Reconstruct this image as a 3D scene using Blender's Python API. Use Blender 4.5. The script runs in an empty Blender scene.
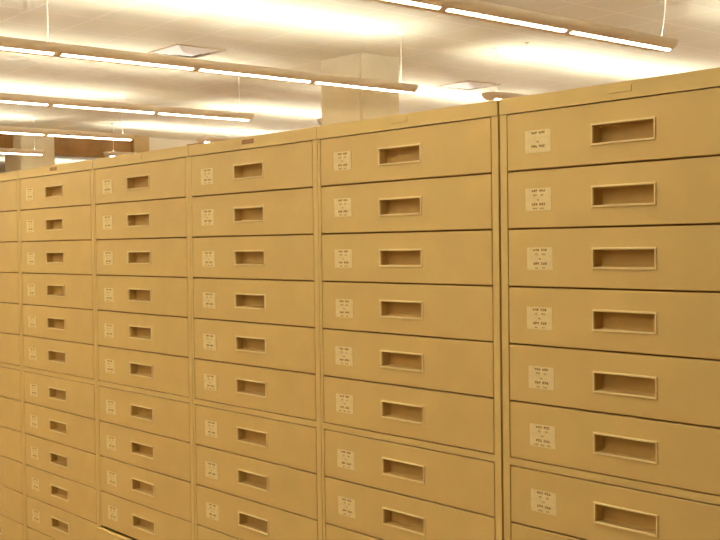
import bpy, bmesh, math, random
from mathutils import Matrix, Vector

scn = bpy.context.scene
COL = scn.collection
random.seed(7)

# ------------------------------------------------------------------ sizes (metres)
CAB_W = 0.8            # width of one cabinet
ROW = 0.15536          # height of one drawer row
RAIL = 0.0214          # rail between the upper and lower six rows
PLINTH = 0.06
BAND = 0.0425
EYE = PLINTH + 12 * ROW + RAIL - 0.3477          # camera height above the floor
CEIL = EYE + 2.08
LAMP = EYE + 1.568     # top rim of the pendant lamps

# ------------------------------------------------------------------ materials
def srgb(r, g, b):
    f = lambda c: (c / 255 / 12.92) if c / 255 <= 0.04045 else ((c / 255 + 0.055) / 1.055) ** 2.4
    return (f(r), f(g), f(b), 1)

def mat(name, col, rough=0.5, spec=0.4, noise=0.0, nscale=20, bump=0.0, bscale=400, emit=0.0, metal=0.0):
    m = bpy.data.materials.new(name); m.use_nodes = True
    nt = m.node_tree; b = nt.nodes['Principled BSDF']
    b.inputs['Base Color'].default_value = col
    b.inputs['Roughness'].default_value = rough
    b.inputs['Specular IOR Level'].default_value = spec
    b.inputs['Metallic'].default_value = metal
    tc = nt.nodes.new('ShaderNodeTexCoord')
    if noise:
        n = nt.nodes.new('ShaderNodeTexNoise'); n.inputs['Scale'].default_value = nscale
        n.inputs['Detail'].default_value = 6
        nt.links.new(tc.outputs['Object'], n.inputs['Vector'])
        r = nt.nodes.new('ShaderNodeMapRange')
        r.inputs['From Min'].default_value = 0.3; r.inputs['From Max'].default_value = 0.7
        r.inputs['To Min'].default_value = 1 - noise; r.inputs['To Max'].default_value = 1 + noise
        nt.links.new(n.outputs['Fac'], r.inputs['Value'])
        mx = nt.nodes.new('ShaderNodeMix'); mx.data_type = 'RGBA'; mx.blend_type = 'MULTIPLY'
        mx.inputs['Factor'].default_value = 1
        mx.inputs[6].default_value = col
        nt.links.new(r.outputs['Result'], mx.inputs[7])
        nt.links.new(mx.outputs[2], b.inputs['Base Color'])
    if bump:
        n2 = nt.nodes.new('ShaderNodeTexNoise'); n2.inputs['Scale'].default_value = bscale
        nt.links.new(tc.outputs['Object'], n2.inputs['Vector'])
        bp = nt.nodes.new('ShaderNodeBump'); bp.inputs['Strength'].default_value = bump
        bp.inputs['Distance'].default_value = 0.001
        nt.links.new(n2.outputs['Fac'], bp.inputs['Height'])
        nt.links.new(bp.outputs['Normal'], b.inputs['Normal'])
    if emit:
        b.inputs['Emission Color'].default_value = col
        b.inputs['Emission Strength'].default_value = emit
    return m

PAINT = (0.70, 0.505, 0.185, 1)
M = dict(
    paint=mat('cabinet_paint', PAINT, 0.42, 0.35, 0.035, 9, 0.25, 500),
    body=mat('cabinet_body_paint', (0.71, 0.525, 0.195, 1), 0.42, 0.35, 0.035, 9, 0.25, 500),
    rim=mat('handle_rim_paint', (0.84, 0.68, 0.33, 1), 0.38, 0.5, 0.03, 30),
    gap_shade=mat('drawer_gap_shade', (0.42, 0.20, 0.05, 1), 0.7, 0.2, 0.1, 10),  # brown tone of the shaded drawer gaps, with its warm bounce
    pocket=mat('handle_pocket_shaded', (0.60, 0.40, 0.13, 1), 0.5, 0.3, 0.05, 14),  # cabinet paint browned to deepen the shade inside the handle pocket
    card=mat('card_paper', (0.82, 0.69, 0.36, 1), 0.8, 0.2, 0.06, 60),
    ink=mat('card_ink', (0.36, 0.20, 0.08, 1), 0.8, 0.1, 0.1, 200),
    plate=mat('brown_plate', (0.38, 0.19, 0.06, 1), 0.5, 0.3, 0.1, 80),
    lamp=mat('lamp_white_enamel', (0.95, 0.88, 0.73, 1), 0.4, 0.4, 0.03, 10),
    lens=mat('lamp_lens', (1.0, 0.885, 0.70, 1), 0.4, 0.3, 0, emit=11),
    tube=mat('fluorescent_tube_glow', (0.88, 0.94, 1.0, 1), 0.4, 0.3, 0, emit=11.5),
    cable=mat('cable_white', (0.92, 0.86, 0.74, 1), 0.5, 0.3, 0.03, 40),
    pillar=mat('pillar_plaster', (0.80, 0.70, 0.48, 1), 0.85, 0.2, 0.03, 5, 0.3, 300),
    wall=mat('wall_plaster', (0.84, 0.75, 0.56, 1), 0.9, 0.2, 0.03, 4, 0.3, 300),
    pilaster=mat('pilaster_paint', (0.58, 0.40, 0.17, 1), 0.8, 0.2, 0.04, 4),
    brown=mat('bulkhead_wood', (0.40, 0.22, 0.07, 1), 0.6, 0.3, 0.18, 3),
    floor=mat('floor_carpet', (0.27, 0.15, 0.055, 1), 0.95, 0.1, 0.25, 180, 0.6, 600),
    vent=mat('vent_metal', (0.60, 0.47, 0.27, 1), 0.45, 0.4, 0.03, 20),
    vent_lit=mat('vent_lit_metal', (0.86, 0.80, 0.68, 1), 0.45, 0.4, 0.03, 20),  # lighter copy of the vent metal, lamp glow put into the louvre colour
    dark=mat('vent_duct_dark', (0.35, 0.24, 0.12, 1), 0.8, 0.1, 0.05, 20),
)

def ceiling_material():
    m = bpy.data.materials.new('ceiling_tiles'); m.use_nodes = True
    nt = m.node_tree; N = nt.nodes; L = nt.links; b = N['Principled BSDF']
    b.inputs['Roughness'].default_value = 0.9; b.inputs['Specular IOR Level'].default_value = 0.15
    tc = N.new('ShaderNodeTexCoord'); sp = N.new('ShaderNodeSeparateXYZ')
    L.new(tc.outputs['Object'], sp.inputs[0])
    outs = []
    for ax, ph in (('X', -4.51), ('Y', 0.57)):
        a = N.new('ShaderNodeMath'); a.operation = 'SUBTRACT'; a.inputs[1].default_value = ph
        L.new(sp.outputs[ax], a.inputs[0])
        w = N.new('ShaderNodeMath'); w.operation = 'PINGPONG'; w.inputs[1].default_value = 0.305
        L.new(a.outputs[0], w.inputs[0])
        outs.append(w)
    mn = N.new('ShaderNodeMath'); mn.operation = 'MINIMUM'
    L.new(outs[0].outputs[0], mn.inputs[0]); L.new(outs[1].outputs[0], mn.inputs[1])
    lt = N.new('ShaderNodeMath'); lt.operation = 'LESS_THAN'; lt.inputs[1].default_value = 0.012
    L.new(mn.outputs[0], lt.inputs[0])
    n = N.new('ShaderNodeTexNoise'); n.inputs['Scale'].default_value = 90; n.inputs['Detail'].default_value = 5
    L.new(tc.outputs['Object'], n.inputs['Vector'])
    cr = N.new('ShaderNodeValToRGB')
    cr.color_ramp.elements[0].position = 0.3; cr.color_ramp.elements[0].color = (0.79, 0.735, 0.54, 1)
    cr.color_ramp.elements[1].position = 0.7; cr.color_ramp.elements[1].color = (0.85, 0.795, 0.60, 1)
    L.new(n.outputs['Fac'], cr.inputs[0])
    mx = N.new('ShaderNodeMix'); mx.data_type = 'RGBA'
    L.new(lt.outputs[0], mx.inputs['Factor']); L.new(cr.outputs[0], mx.inputs[6])
    mx.inputs[7].default_value = (0.92, 0.85, 0.69, 1)
    L.new(mx.outputs[2], b.inputs['Base Color'])
    bp = N.new('ShaderNodeBump'); bp.inputs['Strength'].default_value = 0.3; bp.inputs['Distance'].default_value = 0.002
    L.new(n.outputs['Fac'], bp.inputs['Height']); L.new(bp.outputs['Normal'], b.inputs['Normal'])
    return m
M['ceiling'] = ceiling_material()

# ------------------------------------------------------------------ helpers
def box(bm, x0, x1, y0, y1, z0, z1, mi=0):
    v = [bm.verts.new((x, y, z)) for z in (z0, z1) for y in (y0, y1) for x in (x0, x1)]
    for f in ((0, 2, 3, 1), (4, 5, 7, 6), (0, 1, 5, 4), (2, 6, 7, 3), (0, 4, 6, 2), (1, 3, 7, 5)):
        fc = bm.faces.new([v[i] for i in f]); fc.material_index = mi

def quad(bm, pts, mi=0):
    f = bm.faces.new([bm.verts.new(p) for p in pts]); f.material_index = mi; return f

def mesh(name, bm, mats, recalc=True):
    if recalc: bmesh.ops.recalc_face_normals(bm, faces=bm.faces[:])
    me = bpy.data.meshes.new(name); bm.to_mesh(me); bm.free()
    for m in (mats if isinstance(mats, (list, tuple)) else [mats]): me.materials.append(m)
    return me

def obj(name, me, parent=None, loc=(0, 0, 0)):
    o = bpy.data.objects.new(name, me); COL.objects.link(o); o.location = loc
    if parent is not None: o.parent = parent
    return o

def tag(o, label, cat, group=None):
    o['label'] = label; o['category'] = cat
    if group: o['group'] = group
    return o

def struct(name, bm, m, loc=(0, 0, 0)):
    o = obj(name, mesh(name, bm, m), None, loc); o['kind'] = 'structure'; return o

def smooth(me, ang=40):
    for p in me.polygons: p.use_smooth = True
    try: me.set_sharp_from_angle(angle=math.radians(ang))
    except Exception: pass

# ------------------------------------------------------------------ drawer pieces
# a drawer's own origin: left bottom corner of its row, at the front plane (y = 0), front faces -Y
DX0, DX1 = 0.0335, 0.7725
DXW = 0.0170          # left edge of the slightly wider drawers of the five farther cabinets
SHIFT = -0.0100        # their handles and cards sit further left by this
GAP = 0.0048
HX0, HX1 = 0.3140, 0.5050        # outer rim of the pocket
HZ1, HZ0 = ROW - 0.0508, ROW - 0.1062
RW = 0.0050                      # rim width
PD = 0.032                       # pocket depth

def drawer_mesh(dx0=DX0, sh=0.0):
    bm = bmesh.new()
    x0, x1, z0, z1 = dx0, DX1, GAP / 2, ROW - GAP / 2
    hx0, hx1, hz0, hz1 = HX0 + RW + sh, HX1 - RW + sh, HZ0 + RW, HZ1 - RW
    e = 0.0012; t = 0.016
    # front face with a hole, chamfered edge, sides and back face with the same hole
    def ring(a, b, ya, yb):
        for (p, q, r, s) in (((a[0], a[2]), (a[1], a[2]), (b[1], b[2]), (b[0], b[2])),
                             ((a[1], a[2]), (a[1], a[3]), (b[1], b[3]), (b[1], b[2])),
                             ((a[1], a[3]), (a[0], a[3]), (b[0], b[3]), (b[1], b[3])),
                             ((a[0], a[3]), (a[0], a[2]), (b[0], b[2]), (b[0], b[3]))):
            quad(bm, [(p[0], ya, p[1]), (q[0], ya, q[1]), (r[0], yb, r[1]), (s[0], yb, s[1])])
    O = (x0, x1, z0, z1); I = (x0 + e, x1 - e, z0 + e, z1 - e); H = (hx0, hx1, hz0, hz1)
    ring(I, H, 0, 0); ring(O, I, e, 0); ring(O, O, e, t); ring(H, O, t, t); ring(H, H, 0, t)
    # drawer tray behind the front
    tx0, tx1, tz0, tz1, ty = x0 + 0.02, x1 - 0.02, z0 + 0.012, z1 - 0.03, 0.55
    box(bm, tx0, tx0 + 0.002, t, ty, tz0, tz1); box(bm, tx1 - 0.002, tx1, t, ty, tz0, tz1)
    box(bm, tx0, tx1, t, ty, tz0, tz0 + 0.002); box(bm, tx0, tx1, ty - 0.002, ty, tz0, tz1)
    bmesh.ops.remove_doubles(bm, verts=bm.verts[:], dist=1e-5)
    return mesh('drawer', bm, M['paint'])

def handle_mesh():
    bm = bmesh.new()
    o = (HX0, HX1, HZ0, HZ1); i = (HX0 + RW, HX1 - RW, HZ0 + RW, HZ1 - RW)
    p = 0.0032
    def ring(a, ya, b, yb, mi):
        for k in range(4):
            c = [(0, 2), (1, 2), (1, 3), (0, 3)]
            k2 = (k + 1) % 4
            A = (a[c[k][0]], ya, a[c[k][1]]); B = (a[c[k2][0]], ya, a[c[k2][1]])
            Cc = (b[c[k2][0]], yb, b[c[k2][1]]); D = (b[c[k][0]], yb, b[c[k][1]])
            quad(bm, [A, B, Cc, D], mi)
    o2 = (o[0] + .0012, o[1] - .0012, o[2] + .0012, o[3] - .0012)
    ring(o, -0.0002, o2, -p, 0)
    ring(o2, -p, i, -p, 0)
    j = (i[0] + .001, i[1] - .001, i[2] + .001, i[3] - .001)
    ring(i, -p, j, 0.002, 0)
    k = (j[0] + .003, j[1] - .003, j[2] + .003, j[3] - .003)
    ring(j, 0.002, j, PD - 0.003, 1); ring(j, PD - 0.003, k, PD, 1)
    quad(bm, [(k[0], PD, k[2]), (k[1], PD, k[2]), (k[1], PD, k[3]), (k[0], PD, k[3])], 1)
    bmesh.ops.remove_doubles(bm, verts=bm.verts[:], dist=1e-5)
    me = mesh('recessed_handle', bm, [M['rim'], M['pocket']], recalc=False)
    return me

CX0, CX1, CZ1, CZ0 = 0.0940, 0.1812, ROW - 0.0550, ROW - 0.1145
def card_mesh(seed, lines):
    """paper card with typed lines too small to read; lines = which of the five are present"""
    r = random.Random(seed)
    bm = bmesh.new()
    box(bm, CX0, CX1, -0.0007, 0.0003, CZ0, CZ1, 0)
    w = CX1 - CX0; h = CZ1 - CZ0; y = -0.0009
    def word(xc, zc, n, cw, ch, st):
        for k in range(n):
            cx = xc + (k - (n - 1) / 2) * cw * 1.25
            a, b, c, d = cx - cw / 2, cx + cw / 2, zc - ch / 2, zc + ch / 2
            for s in r.sample(range(5), 3):
                if s == 0: q = (a, a + st, c, d)
                elif s == 1: q = (b - st, b, c, d)
                elif s == 2: q = (a, b, d - st, d)
                elif s == 3: q = (a, b, c, c + st)
                else: q = (a, b, zc - st / 2, zc + st / 2)
                quad(bm, [(q[0], y, q[2]), (q[1], y, q[2]), (q[1], y, q[3]), (q[0], y, q[3])], 1)
    mid = (CX0 + CX1) / 2
    L = [0.88, 0.69, 0.48, 0.28, 0.09]
    for k in lines:
        z = CZ0 + h * L[k]
        if k in (0, 3):
            word(mid - w * 0.14, z, 3, 0.0056, 0.0062, 0.0021); word(mid + w * 0.16, z, 3, 0.0056, 0.0062, 0.0021)
        elif k == 2:
            word(mid, z, 2, 0.0034, 0.0042, 0.0012)
        else:
            for dx in ((-0.24, 0, 0.24) if r.random() < 0.35 else (-0.13, 0.15)):
                word(mid + w * dx, z, 2 + (r.random() < 0.5), 0.0038, 0.0044, 0.0011)
    return mesh('label_card', bm, [M['card'], M['ink']], recalc=False)

DRAWER = drawer_mesh(); DRAWER_WIDE = drawer_mesh(DXW, SHIFT); HANDLE = handle_mesh()
CARDS = [card_mesh(k, (0, 1, 2, 3, 4)) for k in range(8)]
CARD_SHORT = card_mesh(50, (0, 2, 3))

# ------------------------------------------------------------------ cabinet carcass
def body_mesh(g0, g1, DX0):
    """g0/g1: clearance left/right to the neighbouring cabinet"""
    bm = bmesh.new()
    X0, X1, D = g0, CAB_W - g1, 0.62
    H = PLINTH + 12 * ROW + RAIL
    T = H + BAND
    zr = PLINTH + 6 * ROW
    t = 0.02
    box(bm, X0, DX0 - 0.0028, 0, t, 0, H)               # left stile
    box(bm, DX1 + 0.0028, X1, 0, t, 0, H)               # right stile
    box(bm, X0, X1, -0.002, t, H + 0.0008, T)                # top band
    box(bm, DX0 - 0.0028, DX1 + 0.0028, 0, t, zr + 0.0016, zr + RAIL - 0.0008)    # middle rail
    box(bm, DX0 - 0.0028, DX1 + 0.0028, 0.012, t, 0, PLINTH - 0.002)              # recessed plinth board
    box(bm, X0, X0 + 0.003, t, D, 0, T); box(bm, X1 - 0.003, X1, t, D, 0, T)
    box(bm, X0, X1, D - 0.003, D, 0, T); box(bm, X0, X1, t, D, T - 0.003, T)
    box(bm, X0 + 0.003, X1 - 0.003, t, D - 0.003, PLINTH - 0.01, PLINTH - 0.006)
    # brown strips behind the drawer gaps; the gap shade is put into their colour
    zs = [PLINTH + k * ROW for k in range(0, 7)] + [zr + RAIL + k * ROW for k in range(0, 7)]
    for z in zs: box(bm, DX0 - 0.003, DX1 + 0.003, 0.0175, 0.021, z - 0.006, z + 0.006, 1)
    for x in (DX0, DX1): box(bm, x - 0.008, x + 0.008, 0.0175, 0.0209, PLINTH, H, 1)
    me = mesh('cabinet_body', bm, [M['body'], M['gap_shade']])
    return me

def plate_mesh():
    bm = bmesh.new()
    z0 = PLINTH + 12 * ROW + RAIL + 0.0175
    box(bm, 0.366, 0.438, -0.0038, -0.0012, z0, z0 + 0.0165)
    bmesh.ops.bevel(bm, geom=[e for e in bm.edges], offset=0.0006, segments=1, affect='EDGES')
    return bm
PLATE_TAN = mesh('name_plate_tan', plate_mesh(), M['body'])
PLATE_BROWN = mesh('name_plate_brown', plate_mesh(), M['plate'])

def cabinet(i, label, g0, g1, plate, pulled=None):
    r = random.Random(100 + i)
    t = bpy.data.objects.new('filing_cabinet', None); COL.objects.link(t)
    t.empty_display_size = 0.1
    t.location = (i * CAB_W, 0, 0)
    tag(t, label, 'cabinet', 'multi-drawer filing cabinets standing in one row')
    obj('cabinet_body', body_mesh(g0, g1, DX0 if i == 4 else DXW), t)
    pl = obj('name_plate', PLATE_BROWN if plate else PLATE_TAN, t)
    if plate: pl['label'] = 'brown name plate'
    proto = None
    for k in range(12):                                   # k counts from the top
        z = PLINTH + (11 - k) * ROW + (RAIL if k < 6 else 0)
        y = -0.0003
        if pulled == k: y = -0.024
        if proto is None:
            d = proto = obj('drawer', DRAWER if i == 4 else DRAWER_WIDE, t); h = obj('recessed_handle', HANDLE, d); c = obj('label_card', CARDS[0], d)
            ph, pc = h, c
        else:
            d = proto.copy(); COL.objects.link(d); d.parent = t
            h = ph.copy(); COL.objects.link(h); h.parent = d
            c = pc.copy(); COL.objects.link(c); c.parent = d
        d.location = (0, y, z)
        c.data = CARD_SHORT if (i == 4 and k == 0) else CARDS[r.randrange(8)]
        sh = 0.0 if i == 4 else SHIFT
        h.location = (sh, 0, 0)
        c.location = (sh + r.uniform(-0.003, 0.003), 0, r.uniform(-0.0025, 0.0025))
        c.location.z += {4: {1: .009, 2: .008, 3: .005, 4: .002}, 3: {0: .005, 1: .011, 2: .005}}.get(i, {}).get(k, 0.002)
        if i == 4 and k >= 1: c.location.x += 0.002 + 0.0012 * k
        if pulled == k: d['label'] = 'drawer pulled slightly open'
    return t

cabinet(-1, 'tan metal multi-drawer cabinet cut off by the left edge of the photo', 0.0012, 0.0014, False)
cabinet(0, 'tan cabinet farthest away of those seen whole, small brown plate on its top band', 0.0014, 0.0014, True)
cabinet(1, 'tan metal multi-drawer cabinet with one of its lowest drawers slightly pulled out', 0.0014, 0.0014, False, pulled=10)
cabinet(2, 'tan cabinet with a brown top plate, right of the one with a drawer slightly open', 0.0014, 0.0014, True)
cabinet(3, 'tan multi-drawer cabinet left of the nearest one, beyond the wide dark vertical seam', 0.0014, 0.0006, False)
cabinet(4, 'nearest, largest looking tan multi-drawer cabinet, running out of the photo at right', 0.0066, 0.0014, False)

# thin brown flat thing on the cabinet tops
bm = bmesh.new()
box(bm, -0.055, 0.055, -0.1, 0.1, 0, 0.005)
box(bm, -0.055, 0.055, -0.1, -0.094, 0.005, 0.009)
o = obj('cardboard_sheet', mesh('cardboard_sheet', bm, M['plate']), None, (1.60, 0.125, PLINTH + 12 * ROW + RAIL + BAND))
tag(o, 'thin brown flat piece lying on top of the left half of the cabinet row', 'cardboard')

# ------------------------------------------------------------------ pendant lamps
A, B = 0.12, 0.087           # half width and depth of the trough
def prof(x, z=0): return -B * math.sqrt(max(0, 1 - (x / A) ** 2))

def housing_mesh(y0, y1, joints):
    bm = bmesh.new()
    # half-ellipse skin with two long slots; slots closed over at the joints
    n = 40
    xs = sorted(set([round(A * math.cos(math.pi * k / n), 5) for k in range(n + 1)] + [-.069, -.038, .038, .069]))
    ys = [y0, y0 + 0.012]
    for j in joints: ys += [j - 0.036, j + 0.036]
    ys += [y1 - 0.012, y1]
    for a, b in zip(ys[:-1], ys[1:]):
        closed = any(abs((a + b) / 2 - j) < 0.01 for j in joints + [y0 + 0.006, y1 - 0.006])
        for p, q in zip(xs[:-1], xs[1:]):
            m = abs((p + q) / 2)
            if 0.038 < m < 0.069 and not closed: continue
            quad(bm, [(p, a, prof(p)), (q, a, prof(q)), (q, b, prof(q)), (p, b, prof(p))])
    # inner white reflector tray and thin rims
    ti = -0.050
    quad(bm, [(-0.095, y0, ti), (0.095, y0, ti), (0.095, y1, ti), (-0.095, y1, ti)])
    for s in (-1, 1):
        quad(bm, [(s * A, y0, 0), (s * A, y1, 0), (s * (A - .003), y1, 0.001), (s * (A - .003), y0, 0.001)])
        quad(bm, [(s * (A - .003), y0, 0.001), (s * (A - .003), y1, 0.001), (s * 0.095, y1, ti), (s * 0.095, y0, ti)])
    bmesh.ops.remove_doubles(bm, verts=bm.verts[:], dist=1e-5)
    me = mesh('housing', bm, M['lamp'], recalc=False)
    return me

def cap_mesh(s):
    """rounded end: quarter ellipsoid bulging out along s*Y"""
    bm = bmesh.new()
    n, m = 16, 8
    rings = []
    for j in range(m + 1):
        ph = math.pi / 2 * j / m
        rings.append([bm.verts.new((A * math.cos(math.pi * k / n) * math.cos(ph), s * 0.06 * math.sin(ph),
                                    -B * math.sin(math.pi * k / n) * math.cos(ph))) for k in range(n + 1)])
    for j in range(m):
        for k in range(n):
            bm.faces.new([rings[j][k], rings[j][k + 1], rings[j + 1][k + 1], rings[j + 1][k]])
    top = [rings[j][0] for j in range(m)] + [rings[j][n] for j in range(m, -1, -1)]
    bmesh.ops.remove_doubles(bm, verts=bm.verts[:], dist=1e-5)
    ed = [e for e in bm.edges if e.is_boundary and abs(e.verts[0].co.z) < 1e-5 and abs(e.verts[1].co.z) < 1e-5]
    try: bmesh.ops.contextual_create(bm, geom=ed)
    except Exception: pass
    me = mesh('end_cap', bm, M['lamp']); smooth(me)
    return me

def lens_mesh(a, b):
    bm = bmesh.new()
    for s in (-1, 1):
        pts = [0.037 + (0.070 - 0.037) * k / 6 for k in range(7)]
        for p, q in zip(pts[:-1], pts[1:]):
            P = [(s * p, a, prof(p) + .0015), (s * q, a, prof(q) + .0015), (s * q, b, prof(q) + .0015), (s * p, b, prof(p) + .0015)]
            if s < 0: P.reverse()
            quad(bm, P)
    bmesh.ops.remove_doubles(bm, verts=bm.verts[:], dist=1e-5)
    bmesh.ops.recalc_face_normals(bm, faces=bm.faces[:])
    for f in bm.faces:
        if f.normal.z > 0: f.normal_flip()
    return mesh('lens', bm, M['lens'], recalc=False)

def tube_mesh(a, b):
    bm = bmesh.new(); n = 8; R = 0.0125
    ra = [(R * math.cos(2 * math.pi * k / n), -0.022 + R * math.sin(2 * math.pi * k / n)) for k in range(n)]
    va = [bm.verts.new((x, a, z)) for x, z in ra]; vb = [bm.verts.new((x, b, z)) for x, z in ra]
    for k in range(n): bm.faces.new([va[k], va[(k + 1) % n], vb[(k + 1) % n], vb[k]])
    bm.faces.new(va); bm.faces.new(vb)
    me = mesh('fluorescent_tube', bm, M['tube'])
    for p in me.polygons: p.use_smooth = len(p.vertices) == 4
    return me

def cable_mesh(bend, lean=0.0, top=0.512):
    bm = bmesh.new(); n = 6; R = 0.0032; rings = []
    S = 10
    for j in range(S + 1):
        u = j / S; z = top * u
        dx = bend * math.sin(math.pi * min(1, u * 1.0)) * (1 - u)
        rings.append([bm.verts.new((dx + R * math.cos(2 * math.pi * k / n), lean * u + R * math.sin(2 * math.pi * k / n), z)) for k in range(n)])
    for j in range(S):
        for k in range(n): bm.faces.new([rings[j][k], rings[j][(k + 1) % n], rings[j + 1][(k + 1) % n], rings[j + 1][k]])
    # yoke at the lamp, straddling the open trough
    box(bm, -A + .002, A - .002, -0.006, 0.006, -0.001, 0.004)
    box(bm, -0.008, 0.008, -0.008, 0.008, 0.004, 0.03)
    me = mesh('cable', bm, M['cable']); return me

def canopy_mesh():
    bm = bmesh.new()
    bmesh.ops.create_cone(bm, cap_ends=True, segments=20, radius1=0.03, radius2=0.045, depth=0.018)
    return mesh('ceiling_cup', bm, M['lamp'])
CANOPY = canopy_mesh()
MOD = 1.24
CAP = {1: cap_mesh(1), -1: cap_mesh(-1)}

def lamp(x, y_end, nmod, forward, label, group, cables, bend=0.0, lean=0.0):
    """x: row; y_end: the end nearest the gap in the rows; the lamp runs away from it"""
    t = bpy.data.objects.new('pendant_strip_lamp', None); COL.objects.link(t); t.empty_display_size = 0.1
    t.location = (x, y_end, LAMP + (0.03 if forward else 0))
    tag(t, label, 'lamp', group)
    d = 1 if forward else -1
    ends = [0.0, d * (0.02 + MOD * nmod)]
    joints = [d * (0.01 + MOD * k) for k in range(1, nmod)]
    y0, y1 = min(ends), max(ends)
    me = housing_mesh(y0, y1, sorted(joints)); smooth(me, 35)
    obj('housing', me, t)
    obj('end_cap', CAP[1], t, (0, y1, 0)); obj('end_cap', CAP[-1], t, (0, y0, 0))
    a, b = sorted((d * 0.008, d * (MOD + 0.012)))
    lens0 = tube0 = None
    for k in range(nmod):
        if lens0 is None:
            lens0 = obj('lens', lens_mesh(a, b), t); tube0 = obj('fluorescent_tube', tube_mesh(a + 0.03, b - 0.03), t)
        else:
            for s in (lens0, tube0):
                c = s.copy(); COL.objects.link(c); c.parent = t; c.location = (0, d * MOD * k, 0)
    cm = cable_mesh(bend, lean, 0.482 if forward else 0.512)
    for y in cables:
        c = obj('cable', cm, t, (0, y - y_end, 0.0)); obj('ceiling_cup', CANOPY, c, (0, lean, (0.482 if forward else 0.512) - 0.009))
    return t

ROWS = [0.21, -2.74, -5.58, -8.45, -11.36]
near_lab = ['nearest, largest white pendant strip lamp, ending at the top right of the photo',
            'long white pendant strip lamp passing in front of the square pillar, second nearest',
            'white pendant strip lamp third from the front, behind the one that crosses the pillar',
            'white pendant strip lamp ending before the brown bulkhead at left, fourth from the front',
            'small distant white pendant strip lamp ending in front of the left pillar']
G1 = 'pendant strip lamps in parallel rows'
for i, x in enumerate(ROWS):
    lamp(x, 5.20, 9, False, near_lab[i], G1, [5.10 if i else 5.15, 1.42, -2.35, -5.2], bend=0.02 if i in (0, 4) else 0.0, lean=0.09 if i == 0 else 0.0)
far_lab = {1: 'white pendant lamp tip showing above the seam of the two nearest cabinets',
           2: 'white pendant strip lamp beyond the pillar, showing low over the cabinet tops',
           3: 'tip of a pendant strip lamp just over the cabinets, right of the tan pilaster',
           4: 'faint distant pendant strip lamp in front of the brown bulkhead, just above the cabinets'}
for i in (1, 2, 3, 4):
    lamp(ROWS[i], 6.38, 8, True, far_lab[i], G1, [6.48, 10.2, 14.0])
G2 = 'pendant strip lamps over the aisle and beyond, outside the photo'
lamp(ROWS[0], 6.38, 8, True, 'white pendant strip lamp outside the photo, in line with the nearest one', G2, [6.48, 10.2, 14.0])
lamp(3.15, 5.20, 9, False, 'added unseen pendant strip lamp above the aisle, lighting the cabinet fronts', G2, [5.10, 1.42, -2.35, -5.2])  # unseen row added to brighten the cabinet fronts
lamp(3.15, 6.38, 8, True, 'added unseen pendant strip lamp behind the nearest cabinets, for fill light', G2, [6.48, 10.2, 14.0])  # far half of the added row, more fill light
lamp(-19.3, 5.20, 9, False, 'white pendant strip lamp beyond the brown bulkhead, its glow seen under it', G2, [5.10, 1.42, -2.35, -5.2])
lamp(-19.3, 6.38, 8, True, 'white pendant strip lamp beyond the cream partition wall, hidden', G2, [6.48, 10.2, 14.0])

# ------------------------------------------------------------------ room
RX0, RX1, RY0, RY1 = -23.0, 9.5, -8.0, 18.0
bm = bmesh.new(); box(bm, RX0, RX1, RY0, RY1, -0.1, 0); struct('floor', bm, M['floor'])
bm = bmesh.new(); box(bm, RX0, RX1, RY0, RY1, 0, 0.1); struct('ceiling', bm, M['ceiling'], (0, 0, CEIL))
bm = bmesh.new(); box(bm, RX0 - .15, RX0, RY0, RY1, 0, CEIL); struct('wall_left', bm, M['wall'])
bm = bmesh.new(); box(bm, RX1, RX1 + .15, RY0, RY1, 0, CEIL); struct('wall_right', bm, M['wall'])
bm = bmesh.new(); box(bm, RX0 - .15, RX1 + .15, RY1, RY1 + .15, 0, CEIL); struct('wall_back', bm, M['wall'])
bm = bmesh.new(); box(bm, RX0 - .15, RX1 + .15, RY0 - .15, RY0, 0, CEIL); struct('wall_front', bm, M['wall'])
# cream partition, tan pilaster and brown bulkhead along the left column line
bm = bmesh.new(); box(bm, -13.35, -13.12, 8.08, RY1, 0, CEIL); struct('wall_partition', bm, M['wall'])
bm = bmesh.new(); box(bm, -13.40, -13.0, 7.76, 8.08, 0, CEIL); struct('trim_1', bm, M['pilaster'])
bm = bmesh.new(); box(bm, -13.15, -13.08, -1.0, 7.76, EYE + 1.66, CEIL - 0.001); struct('trim_2', bm, M['brown'])

def pillar(x0, x1, y0, y1, label):
    bm = bmesh.new(); box(bm, x0, x1, y0, y1, 0, CEIL)
    bmesh.ops.bevel(bm, geom=[e for e in bm.edges if abs(e.verts[0].co.z - e.verts[1].co.z) > 1], offset=0.01, segments=2, affect='EDGES')
    o = obj('pillar', mesh('pillar', bm, M['pillar'])); tag(o, label, 'pillar', 'square pillars of the room')
pillar(-4.49, -3.79, 5.47, 6.03, 'square cream pillar rising behind the cabinets near the middle of the photo')
pillar(-13.45, -12.75, 5.47, 6.08, 'distant square cream pillar at the far left, beside the brown bulkhead')

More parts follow.
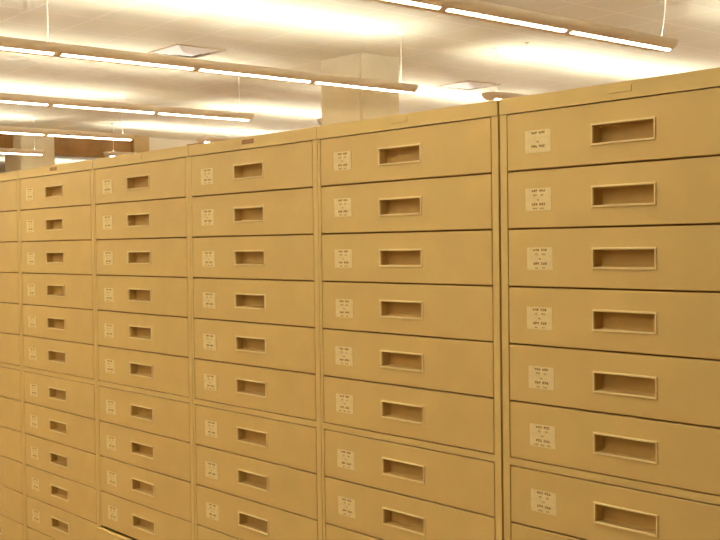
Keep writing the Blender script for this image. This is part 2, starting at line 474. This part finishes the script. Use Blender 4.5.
def vent(x, y, label):
    t = bpy.data.objects.new('ceiling_vent', None); COL.objects.link(t); t.location = (x, y, CEIL)
    tag(t, label, 'vent', 'square ceiling air vents')
    bm = bmesh.new(); s = 0.298; w = 0.03
    box(bm, -s, s, -s, -s + w, -0.012, -0.001); box(bm, -s, s, s - w, s, -0.012, -0.001)
    box(bm, -s, -s + w, -s + w, s - w, -0.012, -0.001); box(bm, s - w, s, -s + w, s - w, -0.012, -0.001)
    obj('frame', mesh('frame', bm, M['vent']), t)
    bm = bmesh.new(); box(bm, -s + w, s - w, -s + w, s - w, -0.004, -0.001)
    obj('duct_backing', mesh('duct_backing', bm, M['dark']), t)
    for k, (a, b) in enumerate(((0.262, 0.19), (0.20, 0.12), (0.13, 0.0))):
        bm = bmesh.new(); z0, z1 = -0.005 - 0.012 * k, -0.030 - 0.012 * k
        c = [(-1, -1), (1, -1), (1, 1), (-1, 1)]
        for q in range(4):
            p, r = c[q], c[(q + 1) % 4]
            quad(bm, [(p[0] * a, p[1] * a, z0), (r[0] * a, r[1] * a, z0), (r[0] * b, r[1] * b, z1), (p[0] * b, p[1] * b, z1)])
        obj('louvre', mesh('louvre', bm, M['vent_lit'], recalc=False), t)
vent(-4.815, 3.925, 'square ceiling air vent just above the second pendant lamp, upper left')
vent(-4.815, 8.195, 'small distant ceiling air vent above the middle of the cabinet tops')

bm = bmesh.new()
bmesh.ops.create_cone(bm, cap_ends=True, segments=16, radius1=0.015, radius2=0.028, depth=0.01)
bmesh.ops.create_cone(bm, cap_ends=True, segments=10, radius1=0.008, radius2=0.008, depth=0.014, matrix=Matrix.Translation((0, 0, -0.01)))
o = obj('sprinkler_head', mesh('sprinkler_head', bm, M['vent']), None, (-2.33, 6.5, CEIL - 0.005))
tag(o, 'tiny sprinkler head on the ceiling below the nearest lamp', 'sprinkler')

# ------------------------------------------------------------------ world, camera, view
w = bpy.data.worlds.new('world'); scn.world = w; w.use_nodes = True
w.node_tree.nodes['Background'].inputs[0].default_value = (0.8, 0.7, 0.55, 1)
w.node_tree.nodes['Background'].inputs[1].default_value = 0.05

cam = bpy.data.cameras.new('camera'); co = bpy.data.objects.new('camera', cam); COL.objects.link(co)
cam.sensor_width = 36; cam.sensor_fit = 'HORIZONTAL'; cam.lens = 1093.4982 / 720 * 36
cam.clip_end = 200; cam.clip_start = 0.05
yaw, pitch, roll = 0.8678, -0.0230, -0.0127
f = Vector((-math.sin(yaw) * math.cos(pitch), math.cos(yaw) * math.cos(pitch), math.sin(pitch)))
r = f.cross(Vector((0, 0, 1))).normalized(); u = r.cross(f)
r2 = r * math.cos(roll) + u * math.sin(roll); u2 = -r * math.sin(roll) + u * math.cos(roll)
m = Matrix((r2, u2, -f)).transposed().to_4x4()
m.translation = Vector((6.5455 * 0.8, -2.7829 * 0.8, EYE))
co.matrix_world = m
scn.camera = co

scn.view_settings.view_transform = 'Standard'
scn.view_settings.look = 'None'
scn.view_settings.gamma = 1
scn.view_settings.use_curve_mapping = False
scn.view_settings.exposure = 2.06
